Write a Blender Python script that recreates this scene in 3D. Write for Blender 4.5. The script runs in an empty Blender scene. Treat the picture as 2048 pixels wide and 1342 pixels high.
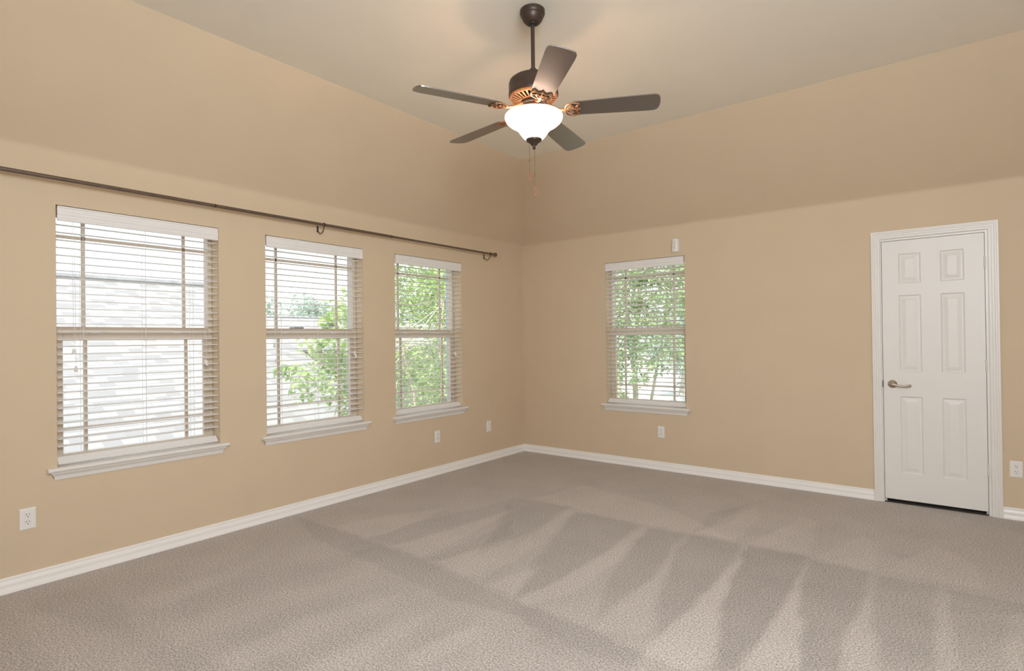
import bpy, bmesh, math, random
import numpy as np
from mathutils import Vector, Matrix, Euler

C = bpy.context.scene.collection
SC = bpy.context.scene
PI = math.pi
R = math.radians

# ------------------------------------------------------------------ camera
cam_d = bpy.data.cameras.new('camera')
cam = bpy.data.objects.new('camera', cam_d); C.objects.link(cam)
cam_d.sensor_fit = 'HORIZONTAL'; cam_d.sensor_width = 36.0
cam_d.lens = 1120.746 / 2048 * 36.0
cam_d.clip_start = 0.02; cam_d.clip_end = 400
yaw, pitch, roll = R(37.8985), R(0.36300), R(-0.68941)
fv = Vector((-math.sin(yaw) * math.cos(pitch), math.cos(yaw) * math.cos(pitch), math.sin(pitch)))
rv = fv.cross(Vector((0, 0, 1))).normalized(); uv = rv.cross(fv)
cr, sr = math.cos(roll), math.sin(roll)
r2 = cr * rv + sr * uv; u2 = -sr * rv + cr * uv
cam.matrix_world = Matrix(((r2.x, u2.x, -fv.x, 3.97636), (r2.y, u2.y, -fv.y, -5.31772), (r2.z, u2.z, -fv.z, 1.32171), (0, 0, 0, 1)))
SC.camera = cam

# ------------------------------------------------------------------ world, sun, area lights, exposure
SC.view_settings.view_transform = 'Standard'
SC.view_settings.look = 'None'
SC.view_settings.exposure = 0.0
SC.view_settings.gamma = 1.0
SC.view_settings.use_curve_mapping = False
SC.cycles.use_denoising = True
SC.cycles.max_bounces = 10
SC.cycles.diffuse_bounces = 6
SC.cycles.transparent_max_bounces = 24
SC.cycles.sample_clamp_indirect = 4.0

SKY_STRENGTH = 1.7
SUN_STRENGTH = 6.5
FILL_POWER = 222.0
BULB_POWER = 15.0

world = bpy.data.worlds.new('sky'); SC.world = world
world.use_nodes = True
nt = world.node_tree; nt.nodes.clear()
wo = nt.nodes.new('ShaderNodeOutputWorld'); bg = nt.nodes.new('ShaderNodeBackground')
tc = nt.nodes.new('ShaderNodeTexCoord'); nz = nt.nodes.new('ShaderNodeTexNoise')
rp = nt.nodes.new('ShaderNodeValToRGB')
nz.inputs['Scale'].default_value = 3.0; nz.inputs['Detail'].default_value = 5
rp.color_ramp.elements[0].position = .35; rp.color_ramp.elements[0].color = (.78, .87, 1.0, 1)
rp.color_ramp.elements[1].position = .65; rp.color_ramp.elements[1].color = (.96, .98, 1.0, 1)
nt.links.new(tc.outputs['Generated'], nz.inputs['Vector'])
nt.links.new(nz.outputs['Fac'], rp.inputs['Fac'])
nt.links.new(rp.outputs['Color'], bg.inputs['Color'])
bg.inputs['Strength'].default_value = SKY_STRENGTH
nt.links.new(bg.outputs['Background'], wo.inputs['Surface'])

def add_light(name, kind, loc, energy, color=(1, 1, 1), **kw):
    d = bpy.data.lights.new(name, kind); d.energy = energy; d.color = color
    for k, v in kw.items(): setattr(d, k, v)
    o = bpy.data.objects.new(name, d); C.objects.link(o); o.location = loc
    return o
def aim(o, direction):
    o.rotation_euler = Vector(direction).to_track_quat('-Z', 'Y').to_euler()

sun = add_light('sun', 'SUN', (-4, -14, 16), SUN_STRENGTH, (1, .96, .88), angle=R(1.0))
aim(sun, (-.04, .62, -.78))
# added fill light behind the photographer, brightens the room; no source seen there
fill_light = add_light('rear_fill', 'AREA', (4.3, -5.62, 2.25), FILL_POWER, (.90, 1.0, 1.10), shape='RECTANGLE', size=2.2, size_y=1.1)
aim(fill_light, (-.66, .75, -.16))

# ------------------------------------------------------------------ helpers
class MB:
    """collects shapes; build() links them as one mesh object"""
    def __init__(s): s.v = []; s.f = []; s.m = []; s.cur = 0
    def add(s, vs, fs):
        n = len(s.v); s.v += [tuple(x) for x in vs]
        for f in fs: s.f.append([i + n for i in f]); s.m.append(s.cur)
        return s
    def box(s, lo, hi, M=None):
        (a, b, c), (d, e, f) = lo, hi
        vs = [(a, b, c), (d, b, c), (d, e, c), (a, e, c), (a, b, f), (d, b, f), (d, e, f), (a, e, f)]
        if M is not None: vs = [M @ Vector(x) for x in vs]
        return s.add(vs, [(3, 2, 1, 0), (4, 5, 6, 7), (0, 1, 5, 4), (1, 2, 6, 5), (2, 3, 7, 6), (3, 0, 4, 7)])
    def rbox(s, lo, hi, r, M=None):
        """box with chamfered edges"""
        bm = bmesh.new(); bmesh.ops.create_cube(bm, size=1)
        for v in bm.verts:
            v.co = Vector([lo[i] + (v.co[i] + .5) * (hi[i] - lo[i]) for i in range(3)])
        bmesh.ops.bevel(bm, geom=bm.edges[:], offset=r, segments=2, affect='EDGES', profile=.5)
        bm.verts.ensure_lookup_table()
        vs = [(M @ v.co) if M is not None else v.co.copy() for v in bm.verts]
        s.add(vs, [[v.index for v in f.verts] for f in bm.faces]); bm.free(); return s
    def lathe(s, prof, n=32, M=None, cap0=False, cap1=False, a0=0.0, a1=2 * PI):
        vs = []; fs = []; full = abs(a1 - a0 - 2 * PI) < 1e-6; k = n if full else n + 1
        for r, z in prof:
            for i in range(k):
                a = a0 + (a1 - a0) * i / n
                p = Vector((r * math.cos(a), r * math.sin(a), z)); vs.append(M @ p if M is not None else p)
        for j in range(len(prof) - 1):
            for i in range(n):
                i2 = (i + 1) % k
                fs.append((j * k + i, j * k + i2, (j + 1) * k + i2, (j + 1) * k + i))
        if cap0: fs.append(tuple(range(k - 1, -1, -1)))
        if cap1: fs.append(tuple((len(prof) - 1) * k + i for i in range(k)))
        return s.add(vs, fs)
    def tube(s, pts, r, n=8, closed=False, cap=True):
        pts = [Vector(p) for p in pts]; m = len(pts); rs = r if hasattr(r, '__len__') else [r] * m
        vs = []; fs = []; prev = None
        for i, p in enumerate(pts):
            if closed: t = pts[(i + 1) % m] - pts[i - 1]
            else: t = pts[min(i + 1, m - 1)] - pts[max(i - 1, 0)]
            t.normalize()
            if prev is None:
                a = Vector((0, 0, 1)) if abs(t.z) < .9 else Vector((1, 0, 0))
                u = t.cross(a).normalized()
            else:
                u = prev - t * prev.dot(t)
                u = u.normalized() if u.length > 1e-6 else t.orthogonal().normalized()
            prev = u; w = t.cross(u)
            for k in range(n):
                a = 2 * PI * k / n; vs.append(p + (u * math.cos(a) + w * math.sin(a)) * rs[i])
        for i in range(m if closed else m - 1):
            j = (i + 1) % m
            for k in range(n):
                k2 = (k + 1) % n; fs.append((i * n + k, i * n + k2, j * n + k2, j * n + k))
        if cap and not closed:
            fs.append(tuple(range(n - 1, -1, -1))); fs.append(tuple((m - 1) * n + k for k in range(n)))
        return s.add(vs, fs)
    def prism(s, poly, h0, h1, f):
        """closed polygon poly (a,b) extruded from h0 to h1; f(a,b,h) -> xyz; h0/h1 may be functions of the point index"""
        n = len(poly); g0 = h0 if callable(h0) else (lambda i: h0); g1 = h1 if callable(h1) else (lambda i: h1)
        vs = [f(a, b, g0(i)) for i, (a, b) in enumerate(poly)] + [f(a, b, g1(i)) for i, (a, b) in enumerate(poly)]
        fs = [(i, (i + 1) % n, n + (i + 1) % n, n + i) for i in range(n)] + [tuple(range(n - 1, -1, -1)), tuple(range(n, 2 * n))]
        return s.add(vs, fs)
    def build(s, name, mat, parent=None, smooth=None, loc=None, label=None):
        me = bpy.data.meshes.new(name); me.from_pydata([tuple(v) for v in s.v], [], s.f)
        mats = mat if isinstance(mat, (list, tuple)) else [mat]
        for m in mats: me.materials.append(m)
        if len(mats) > 1:
            for p, k in zip(me.polygons, s.m): p.material_index = k
        bm = bmesh.new(); bm.from_mesh(me)
        if len(bm.faces) < 60000: bmesh.ops.recalc_face_normals(bm, faces=bm.faces[:])
        bm.to_mesh(me); bm.free()
        if smooth is not None:
            for p in me.polygons: p.use_smooth = True
            me.set_sharp_from_angle(angle=R(smooth))
        o = bpy.data.objects.new(name, me); C.objects.link(o)
        if parent is not None: o.parent = parent
        if loc is not None: o.location = loc
        if label: o['label'] = label
        return o

def empty(name, loc=(0, 0, 0), rz=0, label=None, cat=None, group=None, kind=None):
    o = bpy.data.objects.new(name, None); C.objects.link(o); o.location = loc; o.rotation_euler = (0, 0, rz)
    o.empty_display_size = .1
    return tag(o, label, cat, group, kind)
def tag(o, label=None, cat=None, group=None, kind=None):
    if label: o['label'] = label
    if cat: o['category'] = cat
    if group: o['group'] = group
    if kind: o['kind'] = kind
    return o
def structure(o, label, cat): return tag(o, label, cat, None, 'structure')
def copy_tree(o, parent=None):
    c = o.copy(); C.objects.link(c); c.parent = parent
    for ch in list(o.children): copy_tree(ch, c)
    return c

# ------------------------------------------------------------------ materials
def nodes(m): return m.node_tree.nodes, m.node_tree.links
def pmat(name, col, rough=.5, metal=0.0, spec=.5, bump=None, var=None, coat=0.0):
    """principled material; bump=(scale, strength, distance); var=(scale, amount) mottles the colour a little"""
    m = bpy.data.materials.new(name); m.use_nodes = True
    n, l = nodes(m); b = n['Principled BSDF']
    b.inputs['Base Color'].default_value = (*col, 1); b.inputs['Roughness'].default_value = rough
    b.inputs['Metallic'].default_value = metal; b.inputs['Specular IOR Level'].default_value = spec
    b.inputs['Coat Weight'].default_value = coat
    t = n.new('ShaderNodeTexCoord')
    if var:
        z = n.new('ShaderNodeTexNoise'); z.inputs['Scale'].default_value = var[0]; z.inputs['Detail'].default_value = 4
        l.new(t.outputs['Object'], z.inputs['Vector'])
        r = n.new('ShaderNodeValToRGB')
        r.color_ramp.elements[0].position = .3; r.color_ramp.elements[1].position = .7
        r.color_ramp.elements[0].color = tuple(c * (1 - var[1]) for c in col) + (1,)
        r.color_ramp.elements[1].color = tuple(min(1, c * (1 + var[1])) for c in col) + (1,)
        l.new(z.outputs['Fac'], r.inputs['Fac']); l.new(r.outputs['Color'], b.inputs['Base Color'])
    if bump:
        z2 = n.new('ShaderNodeTexNoise'); z2.inputs['Scale'].default_value = bump[0]; z2.inputs['Detail'].default_value = 3
        l.new(t.outputs['Object'], z2.inputs['Vector'])
        bp = n.new('ShaderNodeBump'); bp.inputs['Strength'].default_value = bump[1]; bp.inputs['Distance'].default_value = bump[2]
        l.new(z2.outputs['Fac'], bp.inputs['Height']); l.new(bp.outputs['Normal'], b.inputs['Normal'])
    return m

WALL = (.65, .525, .375)
M_wall = pmat('beige_wall_paint', WALL, .75, spec=.25, bump=(220, .12, .002), var=(3, .015))
M_slope = pmat('beige_slope_paint', WALL, .8, spec=.2, bump=(180, .18, .002), var=(3, .015))
M_ceil = pmat('ceiling_paint', (.86, .81, .71), .85, spec=.2, bump=(180, .18, .002), var=(4, .012))
M_white = pmat('white_trim_paint', (.80, .775, .74), .38, spec=.5, var=(6, .01))
M_door = pmat('white_door_paint', (.80, .78, .75), .42, spec=.5, bump=(90, .03, .001))
M_base = pmat('white_baseboard_paint', (.91, .885, .86), .35, spec=.5)
M_blind = pmat('white_blind_slat', (.82, .80, .78), .45, spec=.4)
M_vinyl = pmat('almond_window_vinyl', (.68, .58, .475), .45, spec=.4)
M_cord = pmat('white_cord', (.82, .79, .74), .8)
M_plate = pmat('white_plate_plastic', (.82, .80, .78), .35)
M_recept = pmat('white_receptacle_plastic', (.80, .78, .75), .3)
M_slot = pmat('dark_slot', (.03, .025, .02), .7)
M_nickel = pmat('brushed_nickel', (.52, .47, .39), .28, metal=1, bump=(300, .03, .001))
M_hinge = pmat('painted_hinge', (.74, .70, .65), .4)
M_bronze = pmat('oil_rubbed_bronze', (.055, .035, .025), .42, metal=.35, spec=.5, bump=(120, .05, .001), var=(18, .12))
M_bronze_lit = pmat('lamplit_copper_bronze', (.30, .15, .075), .45, metal=.45, bump=(120, .08, .001), var=(40, .18))  # lighter copy of the bronze: copper tint plus lamp glow put into the colour
M_rod = pmat('dark_bronze_rod', (.16, .115, .09), .34, metal=.5, spec=.6, var=(30, .1))
M_black = pmat('black_metal', (.02, .018, .016), .4)
M_chain = pmat('bronze_chain', (.16, .10, .06), .4, metal=.7)
M_pend = pmat('copper_wood_pendant', (.30, .13, .06), .45, metal=.2)
M_closet = pmat('closet_dark', (.12, .10, .085), .9)  # shade of the closed closet put into a dark colour; attic deck shares it
M_brick = pmat('pale_brick', (.52, .56, .63), .9, bump=(60, .3, .004), var=(14, .08))
M_ridge = pmat('ridge_shingles', (.39, .38, .385), .95, spec=.1, var=(4, .15))
M_stucco = pmat('house_siding', (.42, .385, .34), .9, var=(3, .05))
M_fascia = pmat('white_fascia', (.8, .79, .77), .6)
M_vent = pmat('roof_vent_metal', (.12, .13, .15), .5, metal=.3)
M_bark = pmat('pale_bark', (.62, .54, .45), .85, bump=(30, .4, .01), var=(9, .15))
M_street = pmat('pale_concrete', (.74, .735, .72), .9, var=(.6, .04))
M_lawn = pmat('dry_lawn', (.27, .30, .16), .95, var=(1.5, .2))

def glass_mat():
    m = bpy.data.materials.new('window_glass'); m.use_nodes = True; n, l = nodes(m); n.clear()
    o = n.new('ShaderNodeOutputMaterial'); mx = n.new('ShaderNodeMixShader')
    t = n.new('ShaderNodeBsdfTransparent'); g = n.new('ShaderNodeBsdfGlossy'); f = n.new('ShaderNodeLayerWeight'); pw = n.new('ShaderNodeMath'); pw.operation = 'POWER'; pw.inputs[1].default_value = 4.5
    ma = n.new('ShaderNodeMath'); ma.operation = 'MULTIPLY_ADD'; ma.inputs[1].default_value = .6; ma.inputs[2].default_value = .025
    t.inputs['Color'].default_value = (.97, .985, .98, 1); g.inputs['Roughness'].default_value = .02
    f.inputs['Blend'].default_value = .5
    l.new(f.outputs['Facing'], pw.inputs[0]); l.new(pw.outputs[0], ma.inputs[0]); l.new(ma.outputs[0], mx.inputs['Fac']); l.new(t.outputs[0], mx.inputs[1]); l.new(g.outputs[0], mx.inputs[2])
    l.new(mx.outputs[0], o.inputs['Surface']); return m
M_glass = glass_mat()

def screen_mat():
    """fine insect mesh: mostly open, pale threads catch the daylight"""
    m = bpy.data.materials.new('insect_screen'); m.use_nodes = True; n, l = nodes(m); n.clear()
    o = n.new('ShaderNodeOutputMaterial'); mx = n.new('ShaderNodeMixShader'); ad = n.new('ShaderNodeMixShader')
    t = n.new('ShaderNodeBsdfTransparent'); d = n.new('ShaderNodeBsdfDiffuse'); tr = n.new('ShaderNodeBsdfTranslucent')
    d.inputs['Color'].default_value = (.85, .87, .9, 1); tr.inputs['Color'].default_value = (.85, .87, .9, 1)
    ad.inputs['Fac'].default_value = .75; mx.inputs['Fac'].default_value = .08
    l.new(d.outputs[0], ad.inputs[1]); l.new(tr.outputs[0], ad.inputs[2])
    l.new(t.outputs[0], mx.inputs[1]); l.new(ad.outputs[0], mx.inputs[2]); l.new(mx.outputs[0], o.inputs['Surface'])
    return m
M_screen = screen_mat()

def bowl_mat():
    m = bpy.data.materials.new('frosted_alabaster_glass'); m.use_nodes = True; n, l = nodes(m); n.clear()
    o = n.new('ShaderNodeOutputMaterial'); a = n.new('ShaderNodeAddShader'); mx = n.new('ShaderNodeMixShader')
    d = n.new('ShaderNodeBsdfDiffuse'); t = n.new('ShaderNodeBsdfTranslucent'); e = n.new('ShaderNodeEmission')
    t2 = n.new('ShaderNodeTexCoord'); z = n.new('ShaderNodeTexNoise'); r = n.new('ShaderNodeValToRGB')
    z.inputs['Scale'].default_value = 14; z.inputs['Detail'].default_value = 3
    r.color_ramp.elements[0].color = (.62, .50, .40, 1); r.color_ramp.elements[1].color = (.72, .62, .52, 1)
    r.color_ramp.elements[0].position = .4; r.color_ramp.elements[1].position = .6
    l.new(t2.outputs['Object'], z.inputs['Vector']); l.new(z.outputs['Fac'], r.inputs['Fac'])
    l.new(r.outputs['Color'], d.inputs['Color']); l.new(r.outputs['Color'], t.inputs['Color'])
    mx.inputs['Fac'].default_value = .5
    e.inputs['Color'].default_value = (1, .90, .80, 1); e.inputs['Strength'].default_value = 2.2
    l.new(d.outputs[0], mx.inputs[1]); l.new(t.outputs[0], mx.inputs[2])
    l.new(mx.outputs[0], a.inputs[0]); l.new(e.outputs[0], a.inputs[1]); l.new(a.outputs[0], o.inputs['Surface'])
    return m
M_bowl = bowl_mat()

def blade_mat():
    m = pmat('dark_walnut_blade', (.04, .025, .018), .44, spec=1.0, coat=.9)
    m.node_tree.nodes['Principled BSDF'].inputs['Coat IOR'].default_value = 2.6
    m.node_tree.nodes['Principled BSDF'].inputs['Coat Roughness'].default_value = .30
    n, l = nodes(m); b = n['Principled BSDF']
    t = n.new('ShaderNodeTexCoord'); mp = n.new('ShaderNodeMapping'); mp.inputs['Scale'].default_value = (3, 60, 60)
    z = n.new('ShaderNodeTexNoise'); z.inputs['Scale'].default_value = 2; z.inputs['Detail'].default_value = 40
    r = n.new('ShaderNodeValToRGB')
    r.color_ramp.elements[0].color = (.018, .011, .009, 1); r.color_ramp.elements[1].color = (.055, .029, .021, 1)
    l.new(t.outputs['Object'], mp.inputs['Vector']); l.new(mp.outputs[0], z.inputs['Vector'])
    l.new(z.outputs['Fac'], r.inputs['Fac']); l.new(r.outputs['Color'], b.inputs['Base Color'])
    return m
M_blade = blade_mat()

def carpet_mat():
    m = bpy.data.materials.new('beige_fleck_carpet'); m.use_nodes = True; n, l = nodes(m); b = n['Principled BSDF']
    b.inputs['Roughness'].default_value = .95; b.inputs['Specular IOR Level'].default_value = .1
    b.inputs['Sheen Weight'].default_value = .12; b.inputs['Sheen Roughness'].default_value = .5
    t = n.new('ShaderNodeTexCoord')
    z1 = n.new('ShaderNodeTexNoise'); z1.inputs['Scale'].default_value = 120; z1.inputs['Detail'].default_value = 2.5; z1.inputs['Roughness'].default_value = .7
    l.new(t.outputs['Object'], z1.inputs['Vector'])
    r1 = n.new('ShaderNodeValToRGB')
    r1.color_ramp.elements[0].position = .30; r1.color_ramp.elements[0].color = (.20, .172, .155, 1)
    r1.color_ramp.elements[1].position = .70; r1.color_ramp.elements[1].color = (.735, .68, .645, 1)
    l.new(z1.outputs['Fac'], r1.inputs['Fac'])
    z2 = n.new('ShaderNodeTexNoise'); z2.inputs['Scale'].default_value = 3.2; z2.inputs['Detail'].default_value = 3
    l.new(t.outputs['Object'], z2.inputs['Vector'])
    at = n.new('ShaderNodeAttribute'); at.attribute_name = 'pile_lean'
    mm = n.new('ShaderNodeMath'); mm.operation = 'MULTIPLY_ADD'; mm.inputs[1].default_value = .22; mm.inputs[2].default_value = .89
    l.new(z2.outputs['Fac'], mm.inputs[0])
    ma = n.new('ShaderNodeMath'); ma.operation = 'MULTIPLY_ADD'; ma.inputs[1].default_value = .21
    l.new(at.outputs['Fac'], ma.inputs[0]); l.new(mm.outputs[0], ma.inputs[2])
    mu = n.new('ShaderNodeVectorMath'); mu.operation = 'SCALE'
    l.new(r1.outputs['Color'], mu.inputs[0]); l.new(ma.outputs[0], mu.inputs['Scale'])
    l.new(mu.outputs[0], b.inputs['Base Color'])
    bp = n.new('ShaderNodeBump'); bp.inputs['Strength'].default_value = .55; bp.inputs['Distance'].default_value = .006
    l.new(z1.outputs['Fac'], bp.inputs['Height']); l.new(bp.outputs['Normal'], b.inputs['Normal'])
    return m
M_carpet = carpet_mat()

def shingle_mat(name, light, dark, shade_gap, w=.19, hgt=.14):
    """rows of shingle tabs of random tone, each row shifted by its own amount (uv in metres)"""
    m = pmat(name, light, .95, spec=.1); n, l = nodes(m); b = n['Principled BSDF']
    t = n.new('ShaderNodeTexCoord'); sp = n.new('ShaderNodeSeparateXYZ'); l.new(t.outputs['UV'], sp.inputs[0])
    def M(op, a, c=None):
        k = n.new('ShaderNodeMath'); k.operation = op
        for i, x in enumerate((a, c)):
            if x is None: continue
            if isinstance(x, (int, float)): k.inputs[i].default_value = x
            else: l.new(x, k.inputs[i])
        return k.outputs[0]
    vr = M('DIVIDE', sp.outputs['Y'], hgt); row = M('FLOOR', vr)
    wn = n.new('ShaderNodeTexWhiteNoise'); wn.noise_dimensions = '1D'; l.new(row, wn.inputs['W'])
    ur = M('ADD', M('DIVIDE', sp.outputs['X'], w), M('MULTIPLY', wn.outputs['Value'], 7.3)); col = M('FLOOR', ur)
    cb = n.new('ShaderNodeCombineXYZ'); l.new(col, cb.inputs[0]); l.new(row, cb.inputs[1])
    w2 = n.new('ShaderNodeTexWhiteNoise'); w2.noise_dimensions = '2D'; l.new(cb.outputs[0], w2.inputs['Vector'])
    rp_ = n.new('ShaderNodeValToRGB'); e = rp_.color_ramp.elements
    e[0].position = .18; e[0].color = (*dark, 1); e[1].position = .42; e[1].color = (*light, 1)
    l.new(w2.outputs['Value'], rp_.inputs['Fac'])
    edge = M('MAXIMUM', M('LESS_THAN', M('FRACT', vr), .10), M('LESS_THAN', M('FRACT', ur), .03))  # shadow line of each course painted in, plus the joints between tabs
    mx = n.new('ShaderNodeMix'); mx.data_type = 'RGBA'; l.new(edge, mx.inputs['Factor'])
    l.new(rp_.outputs['Color'], mx.inputs['A']); mx.inputs['B'].default_value = (*shade_gap, 1)
    l.new(mx.outputs['Result'], b.inputs['Base Color'])
    return m
M_shingle = shingle_mat('weathered_shingles', (.40, .39, .392), (.325, .315, .318), (.30, .29, .293))

def leaf_mat(name, a, c):
    m = bpy.data.materials.new(name); m.use_nodes = True; n, l = nodes(m); n.clear()
    o = n.new('ShaderNodeOutputMaterial'); mx = n.new('ShaderNodeMixShader'); d = n.new('ShaderNodeBsdfDiffuse'); tr = n.new('ShaderNodeBsdfTranslucent')
    t = n.new('ShaderNodeTexCoord'); z = n.new('ShaderNodeTexNoise'); z.inputs['Scale'].default_value = 3.5; z.inputs['Detail'].default_value = 4
    r = n.new('ShaderNodeValToRGB'); r.color_ramp.elements[0].position = .35; r.color_ramp.elements[1].position = .65
    r.color_ramp.elements[0].color = (*a, 1); r.color_ramp.elements[1].color = (*c, 1)
    l.new(t.outputs['Object'], z.inputs['Vector']); l.new(z.outputs['Fac'], r.inputs['Fac'])
    l.new(r.outputs['Color'], d.inputs['Color']); l.new(r.outputs['Color'], tr.inputs['Color'])
    mx.inputs['Fac'].default_value = .4
    l.new(d.outputs[0], mx.inputs[1]); l.new(tr.outputs[0], mx.inputs[2]); l.new(mx.outputs[0], o.inputs['Surface'])
    return m
M_leaf = leaf_mat('yellow_green_leaves', (.34, .48, .20), (.66, .76, .40))
M_leaf2 = leaf_mat('mid_green_leaves', (.27, .40, .20), (.56, .66, .38))
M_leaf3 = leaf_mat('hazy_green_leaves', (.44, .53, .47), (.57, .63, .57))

# ------------------------------------------------------------------ the room
XR, YF = 5.2, -5.78           # far right wall and the wall behind the photographer
H, HC = 2.426, 3.09           # wall top, flat ceiling
DL, DB = 0.673, 0.900         # how far the slopes reach in from the left and back walls
T = 0.12                      # frame wall thickness
OB, OT = 0.625, 2.1147        # window openings
WL = [(-4.4002, -3.5034), (-3.1668, -2.2915), (-1.94, -1.0553)]
WB = [(1.1018, 1.9652)]
DOOR = (3.5464, 4.2091, 2.072)   # rough opening of the closet door

def wall_grid(mb, us, zs, holes, f, v0, v1, close=True):
    """slab with rectangular holes between depths v0 (room side) and v1"""
    def solid(i, j):
        uc = (us[i] + us[i + 1]) / 2; zc = (zs[j] + zs[j + 1]) / 2
        return not any(a < uc < b and c < zc < d for a, b, c, d in holes)
    nu, nz = len(us) - 1, len(zs) - 1
    for i in range(nu):
        for j in range(nz):
            if not solid(i, j): continue
            a, b, c, d = us[i], us[i + 1], zs[j], zs[j + 1]
            for v in (v0, v1): mb.add([f(a, v, c), f(b, v, c), f(b, v, d), f(a, v, d)], [(0, 1, 2, 3)])
            for (di, dj, e) in ((-1, 0, [(a, c), (a, d)]), (1, 0, [(b, c), (b, d)]), (0, -1, [(a, c), (b, c)]), (0, 1, [(a, d), (b, d)])):
                ii, jj = i + di, j + dj
                out = not (0 <= ii < nu and 0 <= jj < nz)
                if (out and close) or (not out and not solid(ii, jj)):
                    (p, q), (r_, s_) = e
                    mb.add([f(p, v0, q), f(r_, v0, s_), f(r_, v1, s_), f(p, v1, q)], [(0, 1, 2, 3)])
    return mb
fL = lambda u, v, z: (-v, u, z)
fB = lambda u, v, z: (u, v, z)
TOP = H - .028
def brk(a, b, holes): return sorted(set([a, b] + [x for h in holes for x in h[:2]]))
def zbrk(a, b, holes): return sorted(set([a, b] + [x for h in holes for x in h[2:]]))

hl = [(a, b, OB, OT) for a, b in WL]
m = wall_grid(MB(), brk(YF - .1, T, hl), zbrk(-.05, TOP, hl), hl, fL, 0, T)
wl = structure(m.build('wall_left', M_wall), 'beige painted wall with three windows under the long curtain rod', 'wall')
hx = [(a + .008, b - .008, OB - .03, OT - .008) for a, b in WL]
m = wall_grid(MB(), brk(YF - .1, T + .1, hx), zbrk(-3.2, 3.3, hx), hx, fL, T + .001, .215)
m.build('brick_veneer', M_brick, wl, label='pale outside brick around the windows')
hb = [(a, b, OB, OT) for a, b in WB] + [(DOOR[0], DOOR[1], -.05, DOOR[2])]
m = wall_grid(MB(), brk(0.0005, XR + .1, hb), zbrk(-.05, TOP, hb), hb, fB, 0, T)
wb = structure(m.build('wall_back', M_wall), 'beige painted wall with one window and the white closet door', 'wall')
hx = [(a + .008, b - .008, OB - .03, OT - .008) for a, b in WB]
m = wall_grid(MB(), brk(-.115, XR + .1, hx), zbrk(-3.2, 3.3, hx), hx, fB, T + .001, .215)
m.build('brick_veneer', M_brick, wb, label='pale outside brick around the window')
structure(MB().box((XR, YF - .1, -.05), (XR + .12, .0, TOP)).build('wall_right', M_wall), 'beige painted wall on the far right, outside the view', 'wall')
structure(MB().box((0.0005, YF - .12, -.05), (XR, YF, TOP)).build('wall_front', M_wall), 'beige painted wall behind the photographer', 'wall')

# sloped ceiling rings: (fraction of the slope, height)
rings = [(0, TOP), (.0, H - .018), (.006, H - .006), (.020, H + .006), (.045, H + .026), (1, HC)]
def ring(t, z):
    return [(DL * t, -DB * t, z), (XR - .66 * t, -DB * t, z), (XR - .66 * t, YF + .85 * t, z), (DL * t, YF + .85 * t, z)]
for k, nm, lab in ((0, 'ceiling_slope_back', 'beige ceiling slope above the back wall with the closet door'), (1, 'ceiling_slope_right', 'beige ceiling slope above the right wall'),
                   (2, 'ceiling_slope_front', 'beige ceiling slope behind the photographer'), (3, 'ceiling_slope_left', 'beige ceiling slope above the left wall of three windows')):
    m = MB(); vs = []
    for t, z in rings:
        q = ring(t, z); vs += [q[k], q[(k + 1) % 4]]
    m.add(vs, [(2 * i, 2 * i + 1, 2 * i + 3, 2 * i + 2) for i in range(len(rings) - 1)])
    structure(m.build(nm, M_slope, smooth=25), lab, 'ceiling')
q = ring(1, HC)
m = MB(); m.box((q[0][0] - .0, q[2][1], HC), (q[1][0], q[0][1], HC + .08))
structure(m.build('ceiling', M_ceil), 'flat raised ceiling panel that carries the fan', 'ceiling')
structure(MB().box((-.25, YF - .15, HC + .1), (XR + .15, .25, HC + .2)).build('attic_deck', M_closet), 'deck above the ceiling, out of sight', 'roof')

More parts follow.
